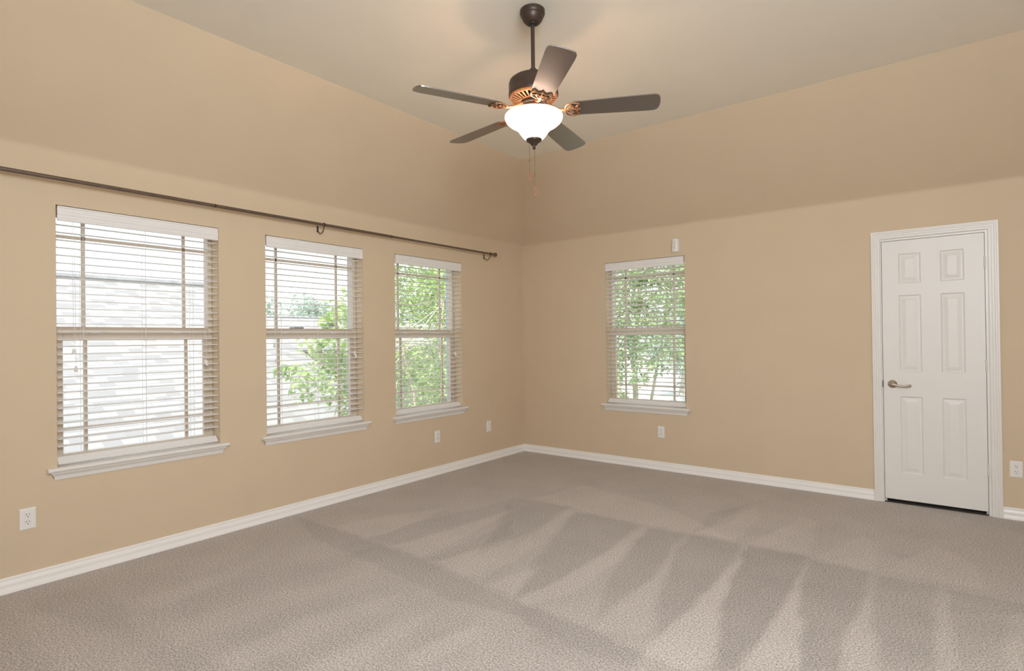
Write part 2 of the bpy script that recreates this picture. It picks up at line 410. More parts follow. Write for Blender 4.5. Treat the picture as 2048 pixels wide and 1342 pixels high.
# carpeted floor; pile_lean holds the vacuum strokes (light and dark lie of the pile)
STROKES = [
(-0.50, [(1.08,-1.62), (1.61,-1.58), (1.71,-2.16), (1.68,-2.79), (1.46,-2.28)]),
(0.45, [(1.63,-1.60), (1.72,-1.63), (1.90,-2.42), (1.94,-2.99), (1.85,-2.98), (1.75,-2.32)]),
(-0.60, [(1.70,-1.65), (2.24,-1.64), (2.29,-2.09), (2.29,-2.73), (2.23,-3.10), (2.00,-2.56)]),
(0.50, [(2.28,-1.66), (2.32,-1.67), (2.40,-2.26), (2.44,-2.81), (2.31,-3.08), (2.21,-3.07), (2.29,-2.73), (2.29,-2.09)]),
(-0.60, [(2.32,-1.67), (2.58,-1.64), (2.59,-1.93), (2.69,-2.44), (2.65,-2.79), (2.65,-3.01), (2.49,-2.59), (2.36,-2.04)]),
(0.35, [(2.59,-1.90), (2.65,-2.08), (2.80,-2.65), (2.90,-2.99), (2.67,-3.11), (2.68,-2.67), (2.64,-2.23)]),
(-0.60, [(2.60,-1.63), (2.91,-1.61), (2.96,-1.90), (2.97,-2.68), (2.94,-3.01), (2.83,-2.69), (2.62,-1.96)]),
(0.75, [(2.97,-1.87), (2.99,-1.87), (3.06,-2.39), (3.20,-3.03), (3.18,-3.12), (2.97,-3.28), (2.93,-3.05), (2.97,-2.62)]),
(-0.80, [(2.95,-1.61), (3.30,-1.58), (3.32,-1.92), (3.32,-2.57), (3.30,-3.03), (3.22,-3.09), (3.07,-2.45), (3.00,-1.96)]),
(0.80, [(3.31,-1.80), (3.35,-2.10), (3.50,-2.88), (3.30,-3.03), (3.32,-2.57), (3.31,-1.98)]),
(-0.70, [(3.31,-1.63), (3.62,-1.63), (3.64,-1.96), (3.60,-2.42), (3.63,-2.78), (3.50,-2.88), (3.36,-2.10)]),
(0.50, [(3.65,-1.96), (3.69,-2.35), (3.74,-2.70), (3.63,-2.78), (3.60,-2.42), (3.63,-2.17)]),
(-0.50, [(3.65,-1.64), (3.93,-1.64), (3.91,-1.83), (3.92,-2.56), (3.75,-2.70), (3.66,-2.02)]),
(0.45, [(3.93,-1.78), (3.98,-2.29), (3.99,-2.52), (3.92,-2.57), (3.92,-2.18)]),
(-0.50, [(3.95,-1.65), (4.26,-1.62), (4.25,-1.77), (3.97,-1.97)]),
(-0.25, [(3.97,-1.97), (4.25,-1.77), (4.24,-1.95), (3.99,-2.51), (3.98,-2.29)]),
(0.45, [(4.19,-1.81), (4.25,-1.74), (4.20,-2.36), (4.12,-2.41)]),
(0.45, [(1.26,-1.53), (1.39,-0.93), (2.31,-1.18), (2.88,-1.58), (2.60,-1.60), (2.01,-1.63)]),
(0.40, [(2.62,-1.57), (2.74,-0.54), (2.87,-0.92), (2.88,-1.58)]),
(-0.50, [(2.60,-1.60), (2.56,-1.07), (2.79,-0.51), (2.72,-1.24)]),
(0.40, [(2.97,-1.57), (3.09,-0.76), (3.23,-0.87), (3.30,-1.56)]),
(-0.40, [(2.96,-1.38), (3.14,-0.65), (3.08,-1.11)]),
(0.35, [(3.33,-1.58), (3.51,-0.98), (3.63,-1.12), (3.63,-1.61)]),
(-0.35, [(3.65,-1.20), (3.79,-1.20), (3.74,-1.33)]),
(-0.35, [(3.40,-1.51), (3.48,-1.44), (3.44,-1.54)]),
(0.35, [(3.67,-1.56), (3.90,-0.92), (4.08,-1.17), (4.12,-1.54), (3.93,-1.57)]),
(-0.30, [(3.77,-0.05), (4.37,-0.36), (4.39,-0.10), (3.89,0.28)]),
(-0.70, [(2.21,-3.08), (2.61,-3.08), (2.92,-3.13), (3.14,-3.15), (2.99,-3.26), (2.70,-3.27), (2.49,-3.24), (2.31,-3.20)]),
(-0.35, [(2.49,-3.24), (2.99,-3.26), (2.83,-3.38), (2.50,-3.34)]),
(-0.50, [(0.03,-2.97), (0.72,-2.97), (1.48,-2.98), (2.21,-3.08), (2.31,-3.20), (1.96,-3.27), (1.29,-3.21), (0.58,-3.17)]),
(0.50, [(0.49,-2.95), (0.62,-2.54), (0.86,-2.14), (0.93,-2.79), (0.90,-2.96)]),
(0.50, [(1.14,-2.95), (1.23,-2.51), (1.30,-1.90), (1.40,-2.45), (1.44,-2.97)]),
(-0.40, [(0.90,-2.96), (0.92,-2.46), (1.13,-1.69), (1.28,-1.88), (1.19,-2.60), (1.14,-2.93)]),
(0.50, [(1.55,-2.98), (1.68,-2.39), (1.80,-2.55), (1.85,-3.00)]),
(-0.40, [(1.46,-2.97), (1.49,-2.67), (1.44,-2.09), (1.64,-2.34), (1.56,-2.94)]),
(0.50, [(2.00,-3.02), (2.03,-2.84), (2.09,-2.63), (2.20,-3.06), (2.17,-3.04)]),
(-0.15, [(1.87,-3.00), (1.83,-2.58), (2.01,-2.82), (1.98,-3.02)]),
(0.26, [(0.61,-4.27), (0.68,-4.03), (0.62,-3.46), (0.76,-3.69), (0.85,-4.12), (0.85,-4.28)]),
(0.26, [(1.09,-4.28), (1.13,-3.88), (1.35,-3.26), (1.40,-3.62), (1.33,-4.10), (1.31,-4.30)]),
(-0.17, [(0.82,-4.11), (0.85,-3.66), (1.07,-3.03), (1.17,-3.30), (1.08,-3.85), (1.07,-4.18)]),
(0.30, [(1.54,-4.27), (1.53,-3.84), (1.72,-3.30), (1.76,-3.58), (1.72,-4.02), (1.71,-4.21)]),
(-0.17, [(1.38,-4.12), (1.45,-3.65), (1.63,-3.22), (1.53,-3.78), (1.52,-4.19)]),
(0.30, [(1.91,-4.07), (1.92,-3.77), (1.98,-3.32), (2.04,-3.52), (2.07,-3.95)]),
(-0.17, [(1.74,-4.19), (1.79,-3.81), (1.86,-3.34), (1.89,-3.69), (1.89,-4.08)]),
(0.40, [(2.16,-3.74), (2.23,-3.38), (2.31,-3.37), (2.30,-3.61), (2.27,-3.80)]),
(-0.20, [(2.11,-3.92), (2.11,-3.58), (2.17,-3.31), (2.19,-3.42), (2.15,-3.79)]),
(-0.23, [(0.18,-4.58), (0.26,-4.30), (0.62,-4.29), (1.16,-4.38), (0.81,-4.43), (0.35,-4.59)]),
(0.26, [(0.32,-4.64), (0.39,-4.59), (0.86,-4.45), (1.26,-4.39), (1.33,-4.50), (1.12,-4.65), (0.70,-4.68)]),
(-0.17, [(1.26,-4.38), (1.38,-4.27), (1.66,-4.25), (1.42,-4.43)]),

]
def floor_mesh():
    step = .02
    xs = np.arange(0, XR + step, step); ys = np.arange(YF, 0 + step, step); xs[-1] = XR; ys[-1] = 0
    X, Y = np.meshgrid(xs, ys); nx, ny = len(xs), len(ys)
    rng = np.random.default_rng(5)
    wob = .005 * np.sin(X * 23 + 1.3 * np.sin(Y * 17)) + .006 * np.sin(X * 47 + 1.7 * np.sin(Y * 9))
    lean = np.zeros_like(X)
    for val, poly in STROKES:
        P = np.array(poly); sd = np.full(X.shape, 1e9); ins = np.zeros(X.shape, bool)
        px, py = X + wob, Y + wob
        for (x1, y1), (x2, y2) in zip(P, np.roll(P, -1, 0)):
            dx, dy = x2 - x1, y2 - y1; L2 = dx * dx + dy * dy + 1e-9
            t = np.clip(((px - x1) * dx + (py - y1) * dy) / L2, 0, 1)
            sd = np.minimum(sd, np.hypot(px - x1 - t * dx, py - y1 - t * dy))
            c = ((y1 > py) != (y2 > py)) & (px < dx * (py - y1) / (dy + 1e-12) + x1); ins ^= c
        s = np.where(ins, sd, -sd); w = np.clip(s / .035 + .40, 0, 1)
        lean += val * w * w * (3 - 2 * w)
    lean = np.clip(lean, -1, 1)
    me = bpy.data.meshes.new('floor')
    co = np.stack([X, Y, np.zeros_like(X)], -1).reshape(-1, 3)
    idx = np.arange(nx * ny).reshape(ny, nx)
    fs = np.stack([idx[:-1, :-1], idx[:-1, 1:], idx[1:, 1:], idx[1:, :-1]], -1).reshape(-1, 4)
    me.from_pydata(co.tolist(), [], fs.tolist())
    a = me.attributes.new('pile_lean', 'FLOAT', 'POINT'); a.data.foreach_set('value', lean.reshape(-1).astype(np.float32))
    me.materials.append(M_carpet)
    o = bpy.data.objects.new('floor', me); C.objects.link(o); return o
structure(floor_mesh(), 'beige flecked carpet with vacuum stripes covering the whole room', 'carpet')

# baseboards
bprof = [(0, 0), (.016, 0), (.016, .018), (.013, .024), (.0125, .036), (.0145, .044), (.0145, .052), (.010, .060), (.0095, .0655), (.006, .0675), (.0085, .071), (.009, .0785), (.006, .083), (0, .083)]
m = MB().prism(bprof, YF, lambda i: -bprof[i][0], lambda a, b, h: (a, h, b))
structure(m.build('baseboard_left', M_base, smooth=30), 'white moulded baseboard under the three windows', 'baseboard')
m = MB().prism(bprof, lambda i: bprof[i][0], 3.4946, lambda a, b, h: (h, -a, b))
structure(m.build('baseboard_back', M_base, smooth=30), 'white moulded baseboard between the corner and the closet door', 'baseboard')
m = MB().prism(bprof, 4.2705, XR - .0, lambda a, b, h: (h, -a, b))
structure(m.build('baseboard_back_end', M_base, smooth=30), 'white moulded baseboard to the right of the closet door', 'baseboard')

# ------------------------------------------------------------------ windows (local axes: x along the wall, y outwards, z up)
def make_window(idx, u0, u1, side, label):
    w = u1 - u0; h = w / 2; uc = (u0 + u1) / 2
    if side == 'L': root = empty('window_%d' % idx, (0, uc, 0), PI / 2)
    else: root = empty('window_%d' % idx, (uc, 0, 0), 0)
    structure(root, label, 'window')
    B, Tp = OB, OT
    # outer frame
    m = MB(); fw = .026; v0, v1 = .108, .172
    m.rbox((-h, v0, B), (-h + fw, v1, Tp), .003); m.rbox((h - fw, v0, B), (h, v1, Tp), .003)
    m.box((-h + fw, v0, Tp - fw), (h - fw, v1, Tp)); m.box((-h + fw, v0, B), (h - fw, v1, B + .030))
    m.box((-h + fw, .142, 1.386), (h - fw, .170, 1.426))           # fixed rail of the upper light
    m.build('window_frame', M_vinyl, root)
    # upper light: glass + bars
    gu = MB().box((-h + fw - .004, .1545, 1.424), (h - fw + .004, .1575, Tp - fw + .004))
    gu.build('upper_pane', M_glass, root)
    b = MB(); a = .166; bw = .0095
    for x in (-h + a, h - a): b.box((x - bw, .150, 1.426), (x + bw, .162, Tp - fw))
    b.box((-h + fw, .150, 1.96 - bw), (h - fw, .162, 1.96 + bw))
    b.build('upper_grille', M_vinyl, root)
    # lower sash
    s = MB(); sw = .034; s0, s1 = .114, .140; L, Rr = -h + fw - .004, h - fw + .004; sb, st = B + .022, 1.386
    s.rbox((L, s0, sb), (L + sw, s1, st), .003); s.rbox((Rr - sw, s0, sb), (Rr, s1, st), .003)
    s.rbox((L + sw, s0, st - .042), (Rr - sw, s1, st), .003); s.rbox((L + sw, s0, sb), (Rr - sw, s1, sb + .034), .003)
    sash = s.build('lower_sash', M_vinyl, root)
    MB().box((L + sw - .004, .1255, sb + .03), (Rr - sw + .004, .1285, st - .038)).build('lower_pane', M_glass, sash)
    b = MB()
    for x in (-h + a, h - a): b.box((x - bw, .121, sb + .034), (x + bw, .133, st - .042))
    b.box((L + sw, .121, .822 - bw), (Rr - sw, .133, .822 + bw))
    b.build('lower_grille', M_vinyl, sash)
    for x in (-h + .22, h - .22):
        k = MB(); k.rbox((x - .03, .115, st), (x + .03, .139, st + .007), .002); k.lathe([(.012, st + .007), (.012, st + .012), (.004, st + .014)], 14, Matrix.Translation((x, .127, 0)), cap1=True)
        k.rbox((x - .002, .120, st + .008), (x + .034, .128, st + .013), .002)
        k.build('sash_lock', M_white, sash, label='white sash lock')
    # insect screen outside the lower sash
    sc = MB(); sc.add([(-h + fw, .176, B + .02), (h - fw, .176, B + .02), (h - fw, .176, 1.40), (-h + fw, .176, 1.40)], [(0, 1, 2, 3)])
    sc.build('insect_screen', M_screen, root)
    # stool and apron
    sp = [(-.034, .607), (-.040, .612), (-.041, .618), (-.038, .625), (-.032, .628), (0, .628)]
    m = MB()
    m.prism([(-.0005, .605)] + [(-.034, .605)] + sp[1:5] + [(-.0005, .628)], -h - .048, h + .048, lambda p, z, x: (x, p, z))
    m.box((-h + .0005, -.001, OB + .0005), (h - .0005, .107, .628))
    m.build('window_stool', M_white, root, smooth=30)
    ap = [(-.0005, .559), (-.007, .559), (-.009, .565), (-.010, .578), (-.013, .584), (-.020, .590), (-.027, .598), (-.029, .605), (-.0005, .605)]
    ext = lambda i: -ap[i][0] + .006 if ap[i][0] < -.001 else (.006 if i == 0 else .035)
    m = MB().prism(ap, lambda i: -h - ext(i), lambda i: h + ext(i), lambda p, z, x: (x, p, z))
    m.build('window_apron', M_white, root, smooth=30)
    # sky portal just outside the opening
    pl = add_light('window_daylight', 'AREA', (0, 0, 0), 1.0, shape='RECTANGLE', size=w, size_y=Tp - B)
    pl.data.cycles.is_portal = True
    pl.matrix_world = Matrix.Translation((-.25, uc, (B + Tp) / 2)) @ Matrix.Rotation(-PI / 2, 4, 'Y').inverted() if side == 'L' else Matrix.Translation((uc, .25, (B + Tp) / 2))
    aim(pl, (1, 0, 0) if side == 'L' else (0, -1, 0))
    return root, w, uc
W1 = make_window(1, *WL[0], 'L', 'window nearest the camera, looking onto the pale shingle roof')
W2 = make_window(2, *WL[1], 'L', 'middle window of three, roof on its left and leaves on its right')
W3 = make_window(3, *WL[2], 'L', 'window next to the room corner, filled with green leaves')
W4 = make_window(4, *WB[0], 'B', 'window below the motion sensor in the back wall')

# ------------------------------------------------------------------ blinds
def make_blind(win, side, tilt, label, cords, clips=False):
    """cords: list of (x from centre, z of tassel) for lift/tilt cords"""
    root_w, w, uc = win; h = w / 2 - .006
    root = empty('window_blind', (0, uc, 0.628) if side == 'L' else (uc, 0, 0.628), PI / 2 if side == 'L' else 0, label, 'blind', 'white slatted blinds in the windows')
    z0 = -.628
    vp = [(-.006, 2.026), (-.0085, 2.030), (-.0085, 2.040), (-.0055, 2.043), (-.0055, 2.058), (-.008, 2.061), (-.008, 2.078), (-.0055, 2.081), (-.0055, 2.098), (-.009, 2.101), (-.009, 2.108), (-.006, 2.110), (.004, 2.110), (.004, 2.026)]
    m = MB().prism(vp, -h, h, lambda v, z, x: (x, v, z + z0))
    m.build('valance', M_blind, root, smooth=30)
    m = MB().box((-h + .004, .010, 2.050 + z0), (h - .004, .062, 2.105 + z0))
    m.build('headrail', M_blind, root)
    m = MB(); pitch_ = .0437; n = int((2.012 - .690) / pitch_) + 1; cv = .034
    ca, sa = math.cos(tilt), math.sin(tilt); up = [(-.0255, 0), (-.013, .0016), (0, .0022), (.013, .0016), (.0255, 0)]
    for k in range(n):
        zc = 2.008 - k * pitch_ + z0
        jit = random.uniform(-.0006, .0006)
        if zc + .628 < .70: break
        sec = [(p, t + .0017) for p, t in up] + [(p, t - .0017) for p, t in reversed(up)]
        # positive tilt lifts the room edge (local -y)
        poly = [(cv + p * ca + t * sa, zc + jit - p * sa + t * ca) for p, t in sec]
        m.prism(poly, -h, h, lambda v, z, x: (x, v, z))
    m.build('slats', M_blind, root)
    br = MB(); M2 = Matrix.Translation((0, .034, .657 + z0)) @ Matrix.Rotation(R(42), 4, 'X')
    br.rbox((-h, -.025, -.007), (h, .025, .007), .003, M2)
    rail = br.build('bottom_rail', M_blind, root)
    for x in (-h + .12, 0, h - .16):
        lc = MB()
        for v in (.006, .062): lc.tube([(x, v, 2.05 + z0), (x, v, .668 + z0)], .0009, 5)
        for k in range(n):
            zc = 2.008 - k * pitch_ + z0 - .002
            lc.tube([(x, .006, zc + .028 * sa), (x, .062, zc - .028 * sa)], .0006, 4)
        lc.tube([(x + .012, .034, 2.05 + z0), (x + .012, .034, .668 + z0)], .0009, 5)
        lc.build('ladder_cord', M_cord, root)
    for x, zt in cords:
        c = MB().tube([(x, .002, 2.05 + z0), (x, -.003, 1.6 + z0), (x + .002, -.004, zt + .03 + z0)], .0010, 6).build('pull_cord', M_cord, root)
        MB().lathe([(.0015, .034), (.006, .030), (.0075, .018), (.009, .002), (.0085, 0), (.0, 0)], 14, Matrix.Translation((x + .002, -.004, zt - .012 + z0))).build('tassel', M_cord, c, smooth=40)
    if clips:
        for x in (-h + .24, h - .20):
            MB().rbox((x - .002, -.0105, 2.024 + z0), (x + .002, -.0085, 2.112 + z0), .0006).build('valance_clip', M_cord, root)
    return root
random.seed(3)
make_blind(W1, 'L', R(-3), 'largest white slatted blind, in the window nearest the camera, roof behind it', [(-.372, 1.275), (-.362, 1.174), (.350, 1.190), (.360, 1.180)])
make_blind(W2, 'L', R(-1), 'white slatted blind in the middle of the three left windows', [(-.376, 1.291), (-.365, 1.175), (.340, 1.215), (.350, 1.190)], clips=True)
make_blind(W3, 'L', R(0), 'white slatted blind right beside the room corner, green leaves behind it', [(.330, 1.180), (.342, 1.166)])
make_blind(W4, 'B', R(13), 'white slatted blind in the window below the motion sensor', [(.330, 1.15)])

# ------------------------------------------------------------------ closet door
door = structure(empty('door_1', (3.878, 0, 0)), 'white six panel closet door with lever handle in moulded casing', 'door')
dx0, dx1, dz0, dz1 = -.3125, .3125, .030, 2.055
yf = .003
pan = []
for a, b in ((3.674, 3.816), (3.934, 4.076)):
    for c, d in ((.237, .838), (1.028, 1.628), (1.719, 1.951)): pan.append((a - 3.878, b - 3.878, c, d))
xs = sorted(set([dx0, dx1] + [p for q in pan for p in q[:2]])); zs = sorted(set([dz0, dz1] + [p for q in pan for p in q[2:]]))
m = MB()
for i in range(len(xs) - 1):
    for j in range(len(zs) - 1):
        a, b, c, d = xs[i], xs[i + 1], zs[j], zs[j + 1]
        if any(abs(a - p[0]) < 1e-6 and abs(c - p[2]) < 1e-6 for p in pan): continue
        m.add([(a, yf, c), (b, yf, c), (b, yf, d), (a, yf, d)], [(0, 1, 2, 3)])
m.box((dx0, yf + .012, dz0), (dx1, yf + .035, dz1))
for e in (((dx0, dz0), (dx1, dz0)), ((dx1, dz0), (dx1, dz1)), ((dx1, dz1), (dx0, dz1)), ((dx0, dz1), (dx0, dz0))):
    (a, b), (c, d) = e; m.add([(a, yf, b), (c, yf, d), (c, yf + .02, d), (a, yf + .02, b)], [(0, 1, 2, 3)])
leaf = m.build('door_leaf', M_door, door)
for a, b, c, d in pan:
    m = MB(); lev = [(0, 0), (.005, .005), (.010, .0085), (.014, .0085), (.020, .0078), (.044, .0018), (.047, .0018)]
    rg = [[(a + o, yf + y, c + o), (b - o, yf + y, c + o), (b - o, yf + y, d - o), (a + o, yf + y, d - o)] for o, y in lev]
    vs = sum(rg, []); fs = [(4 * k + i, 4 * k + (i + 1) % 4, 4 * k + 4 + (i + 1) % 4, 4 * k + 4 + i) for k in range(len(lev) - 1) for i in range(4)]
    n4 = 4 * (len(lev) - 1); fs.append((n4, n4 + 1, n4 + 2, n4 + 3)); m.add(vs, fs)
    m.build('raised_panel', M_door, leaf)
# casing: profile across (0 = outer edge) and thickness; mitred round the opening
cp = [(0, 0), (0, .016), (.003, .019), (.012, .019), (.016, .0165), (.024, .0165), (.028, .013), (.040, .0125), (.044, .0095), (.056, .009), (.060, .0065), (.063, 0)]
eo0, eo1, et = 3.4946 - 3.878, 4.2705 - 3.878, 2.1366
def casing_pts(o, t): return [(eo0 + o, -t, 0), (eo0 + o, -t, et - o), (eo1 - o, -t, et - o), (eo1 - o, -t, 0)]
m = MB(); vs = []
for o, t in cp: vs += casing_pts(o, t)
fs = [(4 * k + i, 4 * k + i + 1, 4 * k + 5 + i, 4 * k + 4 + i) for k in range(len(cp) - 1) for i in range(3)]
fs += [tuple(4 * k for k in range(len(cp))), tuple(4 * k + 3 for k in range(len(cp)))]
m.add(vs, fs).build('door_casing', M_white, door, smooth=25)
m = MB(); j0, j1, jt = DOOR[0] - 3.878, DOOR[1] - 3.878, DOOR[2]
m.box((j0, -.0005, 0), (dx0 - .003, T, jt)); m.box((dx1 + .003, -.0005, 0), (j1, T, jt)); m.box((dx0 - .003, -.0005, dz1 + .003), (dx1 + .003, T, jt))
m.box((dx0 - .003, yf + .037, 0), (dx0 + .010, yf + .05, jt - .012)); m.box((dx1 - .010, yf + .037, 0), (dx1 + .003, yf + .05, jt - .012)); m.box((dx0, yf + .037, dz1 - .01), (dx1, yf + .05, dz1 + .003))
m.build('door_jamb', M_white, door)
# lever handle
hx0, hz0 = 3.625 - 3.878, .932
hd = MB(); Mh = Matrix.Translation((hx0, yf, hz0)) @ Matrix.Rotation(PI / 2, 4, 'X')
hd.lathe([(.031, 0), (.031, .004), (.027, .008), (.019, .011), (.013, .014), (.0115, .020), (.0115, .040), (.006, .045), (0, .046)], 28, Mh)
handle = hd.build('door_handle', M_nickel, leaf, smooth=35)
hd = MB(); pts = []; rs = []
for k in range(15):
    t = k / 14; x = hx0 + .118 * t; zz = hz0 + .002 - .012 * math.sin(t * PI * .9) * (1 - .2 * t) - .006 * t
    pts.append((x, yf - .040 - .004 * math.sin(PI * t), zz)); rs.append(.0105 - .0030 * math.sin(PI * t) + (.001 if k == 14 else 0))
hd.tube(pts, rs, 12); hd.lathe([(0, -.007), (.005, -.005), (.0068, 0), (.005, .005), (0, .007)], 12, Matrix.Translation(pts[-1]))
hd.build('door_lever', M_nickel, leaf, smooth=50)
st = MB().rbox((dx0 - .0055, -.006, .905), (dx0 + .0015, .006, .960), .001)
st.build('latch_plate', M_chain, door, label='dark latch plate')
for z in (1.838, 1.085, .332):
    k = MB()
    for q in range(3): k.lathe([(.0055, z - .041 + q * .0275), (.0055, z - .041 + q * .0275 + .0268)], 12, Matrix.Translation((dx1 + .002, -.0045, 0)), cap0=True, cap1=True)
    k.box((dx1 - .0015, -.0015, z - .041), (dx1 + .0055, .001, z + .041))
    k.lathe([(.004, z + .0415), (.0055, z + .0435), (.003, z + .048), (0, z + .049)], 12, Matrix.Translation((dx1 + .002, -.0045, 0)))
    k.build('hinge', M_hinge, door, smooth=40)
# closet behind the door
m = MB(); m.box((3.2, T + .7, -.05), (4.7, T + .74, 2.3)); m.box((3.16, T + .1, -.05), (3.2, T + .74, 2.3)); m.box((4.7, T + .1, -.05), (4.74, T + .74, 2.3)); m.box((3.16, T + .1, 2.3), (4.74, T + .74, 2.34)); m.box((3.16, .0, -.06), (4.74, T + .74, -.004))
structure(m.build('closet', M_closet), 'dark closet space behind the white door', 'closet')

# ------------------------------------------------------------------ wall plates
def wall_M(loc, side):  # local x along the wall, y outwards, z up
    return loc, (PI / 2 if side == 'L' else 0)
def make_outlet(loc, side, label, duplex=True):
    l, rz = wall_M(loc, side)
    root = empty('wall_outlet' if duplex else 'blank_wall_plate', l, rz, label, 'outlet' if duplex else 'wall plate', 'white outlets low on the walls' if duplex else None)
    m = MB()
    pr = [(-.0005, 0), (.0015, 0), (.004, .0), (.0055, .004), (.006, .007)]
    w, hh = .035, .0575
    vs = []; rg = [(0, 0), (0, -.0025), (.002, -.0045), (.006, -.006)]
    for o, y in rg: vs += [(-w + o, y, -hh + o), (w - o, y, -hh + o), (w - o, y, hh - o), (-w + o, y, hh - o)]
    fs = [(4 * k + i, 4 * k + (i + 1) % 4, 4 * k + 4 + (i + 1) % 4, 4 * k + 4 + i) for k in range(3) for i in range(4)] + [(12, 13, 14, 15)]
    m.add(vs, fs); m.build('cover_plate', M_plate, root)
    if duplex:
        for zc in (.0195, -.0195):
            r_ = MB(); poly = []
            for k in range(28):
                a = 2 * PI * k / 28; x = .0172 * math.cos(a); z = .0172 * math.sin(a); poly.append((x, max(-.0138, min(.0138, z)) + zc))
            r_.prism(poly, -.0055, -.0078, lambda a, b, y: (a, y, b))
            rec = r_.build('receptacle', M_recept, root)
            s = MB(); s.box((-.0075, -.0084, zc + .0005), (-.0052, -.0076, zc + .0095)); s.box((.0052, -.0084, zc + .0015), (.0073, -.0076, zc + .0090))
            s.lathe([(.0026, 0), (.0026, .0008), (0, .0008)], 12, Matrix.Translation((0, -.0076, zc - .0072)) @ Matrix.Rotation(PI / 2, 4, 'X'))
            s.build('socket_slots', M_slot, rec)
        sz = (0,)
    else: sz = (.030, -.030)
    for z in sz:
        MB().lathe([(.0032, 0), (.0030, .0008), (.002, .0013), (0, .0014)], 12, Matrix.Translation((0, -.006, z)) @ Matrix.Rotation(PI / 2, 4, 'X')).build('screw', M_plate, root)
    return root
make_outlet((0, -4.531, .374), 'L', 'white double outlet low on the left wall below the window nearest the camera')
make_outlet((0, -1.423, .372), 'L', 'white double outlet under the leafy window beside the corner')
make_outlet((1.706, 0, .377), 'B', 'white double outlet under the window with the motion sensor above')
make_outlet((4.343, 0, .357), 'B', 'white double outlet to the right of the closet door')
make_outlet((0, -.643, .373), 'L', 'blank white wall plate between the leafy window and the room corner', duplex=False)

# motion sensor
ms = empty('motion_sensor', (1.884, 0, 2.216), 0, 'small white motion sensor on the wall above the back window', 'motion sensor')
m = MB()
sec = [(-.033, 0), (-.033, -.022), (-.026, -.034), (-.012, -.040), (.012, -.040), (.026, -.034), (.033, -.022), (.033, 0)]
lev = [(-.064, .86), (-.060, .96), (-.050, 1), (.050, 1), (.060, .96), (.064, .86)]
vs = [(x * s, y * s, z) for z, s in lev for x, y in sec]; n8 = len(sec)
fs = [(k * n8 + i, k * n8 + (i + 1) % n8, (k + 1) * n8 + (i + 1) % n8, (k + 1) * n8 + i) for k in range(len(lev) - 1) for i in range(n8)] + [tuple(range(n8)), tuple((len(lev) - 1) * n8 + i for i in range(n8))]
m.add(vs, fs); m.build('sensor_case', M_plate, ms, smooth=35)
m = MB(); m.rbox((-.017, -.0435, -.012), (.017, -.038, .046), .002); m.build('sensor_lens', pmat('milky_lens', (.72, .69, .64), .25), ms)
m = MB(); m.rbox((-.004, -.043, -.030), (.001, -.039, -.018), .001); m.build('indicator_light', M_slot, ms)

# ------------------------------------------------------------------ curtain rod
RX, RZ = .09, 2.2435
rod = empty('curtain_rod', (RX, -2.9, RZ), 0, 'long dark bronze curtain rod running above the three left windows', 'curtain rod')
def ycyl(mb, prof, n=20):  # prof: (radius, world y)
    M3 = Matrix.Rotation(-PI / 2, 4, 'X')
    return mb.lathe([(r, y + 2.9) for r, y in prof], n, M3)
m = MB(); ycyl(m, [(0, -5.30), (.0118, -5.30), (.0118, -2.052), (.0098, -2.050)]); m.build('outer_rod', M_rod, rod, smooth=40)
m = MB(); ycyl(m, [(.0098, -2.058), (.0098, -.655), (0, -.655)]); m.build('inner_rod', M_rod, rod, smooth=40)
for y, r in ((-3.566, .0124), (-2.052, .0124)):
    m = MB(); ycyl(m, [(.009, y - .004), (r, y - .004), (r, y + .004), (.009, y + .004)]); m.build('joint_ring', M_black, rod, smooth=40)
for s, ye in ((1, -.660), (-1, -5.295)):
    m = MB(); ycyl(m, [(.0098, ye - s * .004), (.0145, ye), (.0145, ye + s * .006), (.009, ye + s * .010), (.0085, ye + s * .016), (.013, ye + s * .019), (.0135, ye + s * .024), (.010, ye + s * .028),
                       (.016, ye + s * .036), (.0205, ye + s * .048), (.0215, ye + s * .058), (.019, ye + s * .068), (.012, ye + s * .076), (.0, ye + s * .079)], 24)
    m.build('finial', M_rod, rod, smooth=40)
for y in (-4.86, -2.73, -.692):
    m = MB(); yy = y + 2.9
    M4 = Matrix.Translation((-RX, yy, -.022))
    m.rbox((0.0003, -.007, -.026), (.005, .007, .026), .0015, M4)
    pts = [(-RX + .004, yy, -.012)] + [(-.0445 + .0405 * math.cos(a), yy, -.022 + .040 * math.sin(a)) for a in np.linspace(PI * 1.0, PI * 1.88, 12)] + [(.002, yy, -.0125)]
    m.tube(pts, .0034, 8)
    m.tube([(.0148 * math.cos(a), yy, .0148 * math.sin(a)) for a in np.linspace(-PI * .62, PI * .62, 14)], .0030, 8)
    m.build('bracket', M_black, rod, smooth=50)

# ------------------------------------------------------------------ ceiling fan
FX, FY = 2.2344, -2.8671
fan = empty('ceiling_fan', (FX, FY, HC), 0, 'five blade dark bronze ceiling fan with lit frosted glass bowl', 'ceiling fan')
fz = lambda z: z - HC
def P(*pr): return [(r, fz(z)) for r, z in pr]
MB().lathe(P((0, HC), (.062, HC), (.0665, HC - .004), (.067, HC - .022), (.064, HC - .030), (.060, HC - .034), (.059, HC - .040), (.052, HC - .056), (.042, HC - .068), (.034, HC - .075), (.026, HC - .078)), 40).build('canopy', M_bronze, fan, smooth=35)
m = MB().lathe(P((.028, 3.018), (.024, 3.010), (.013, 3.006), (.0, 3.006)), 24); m.build('hanger_ball', M_black, fan, smooth=35)
MB().lathe(P((.0105, 3.03), (.0105, 2.72)), 20, cap0=True).build('downrod', M_bronze, fan, smooth=40)
MB().lathe(P((.012, 2.775), (.017, 2.772), (.019, 2.745), (.024, 2.735), (.030, 2.728)), 24).build('yoke_cover', M_bronze, fan, smooth=35)
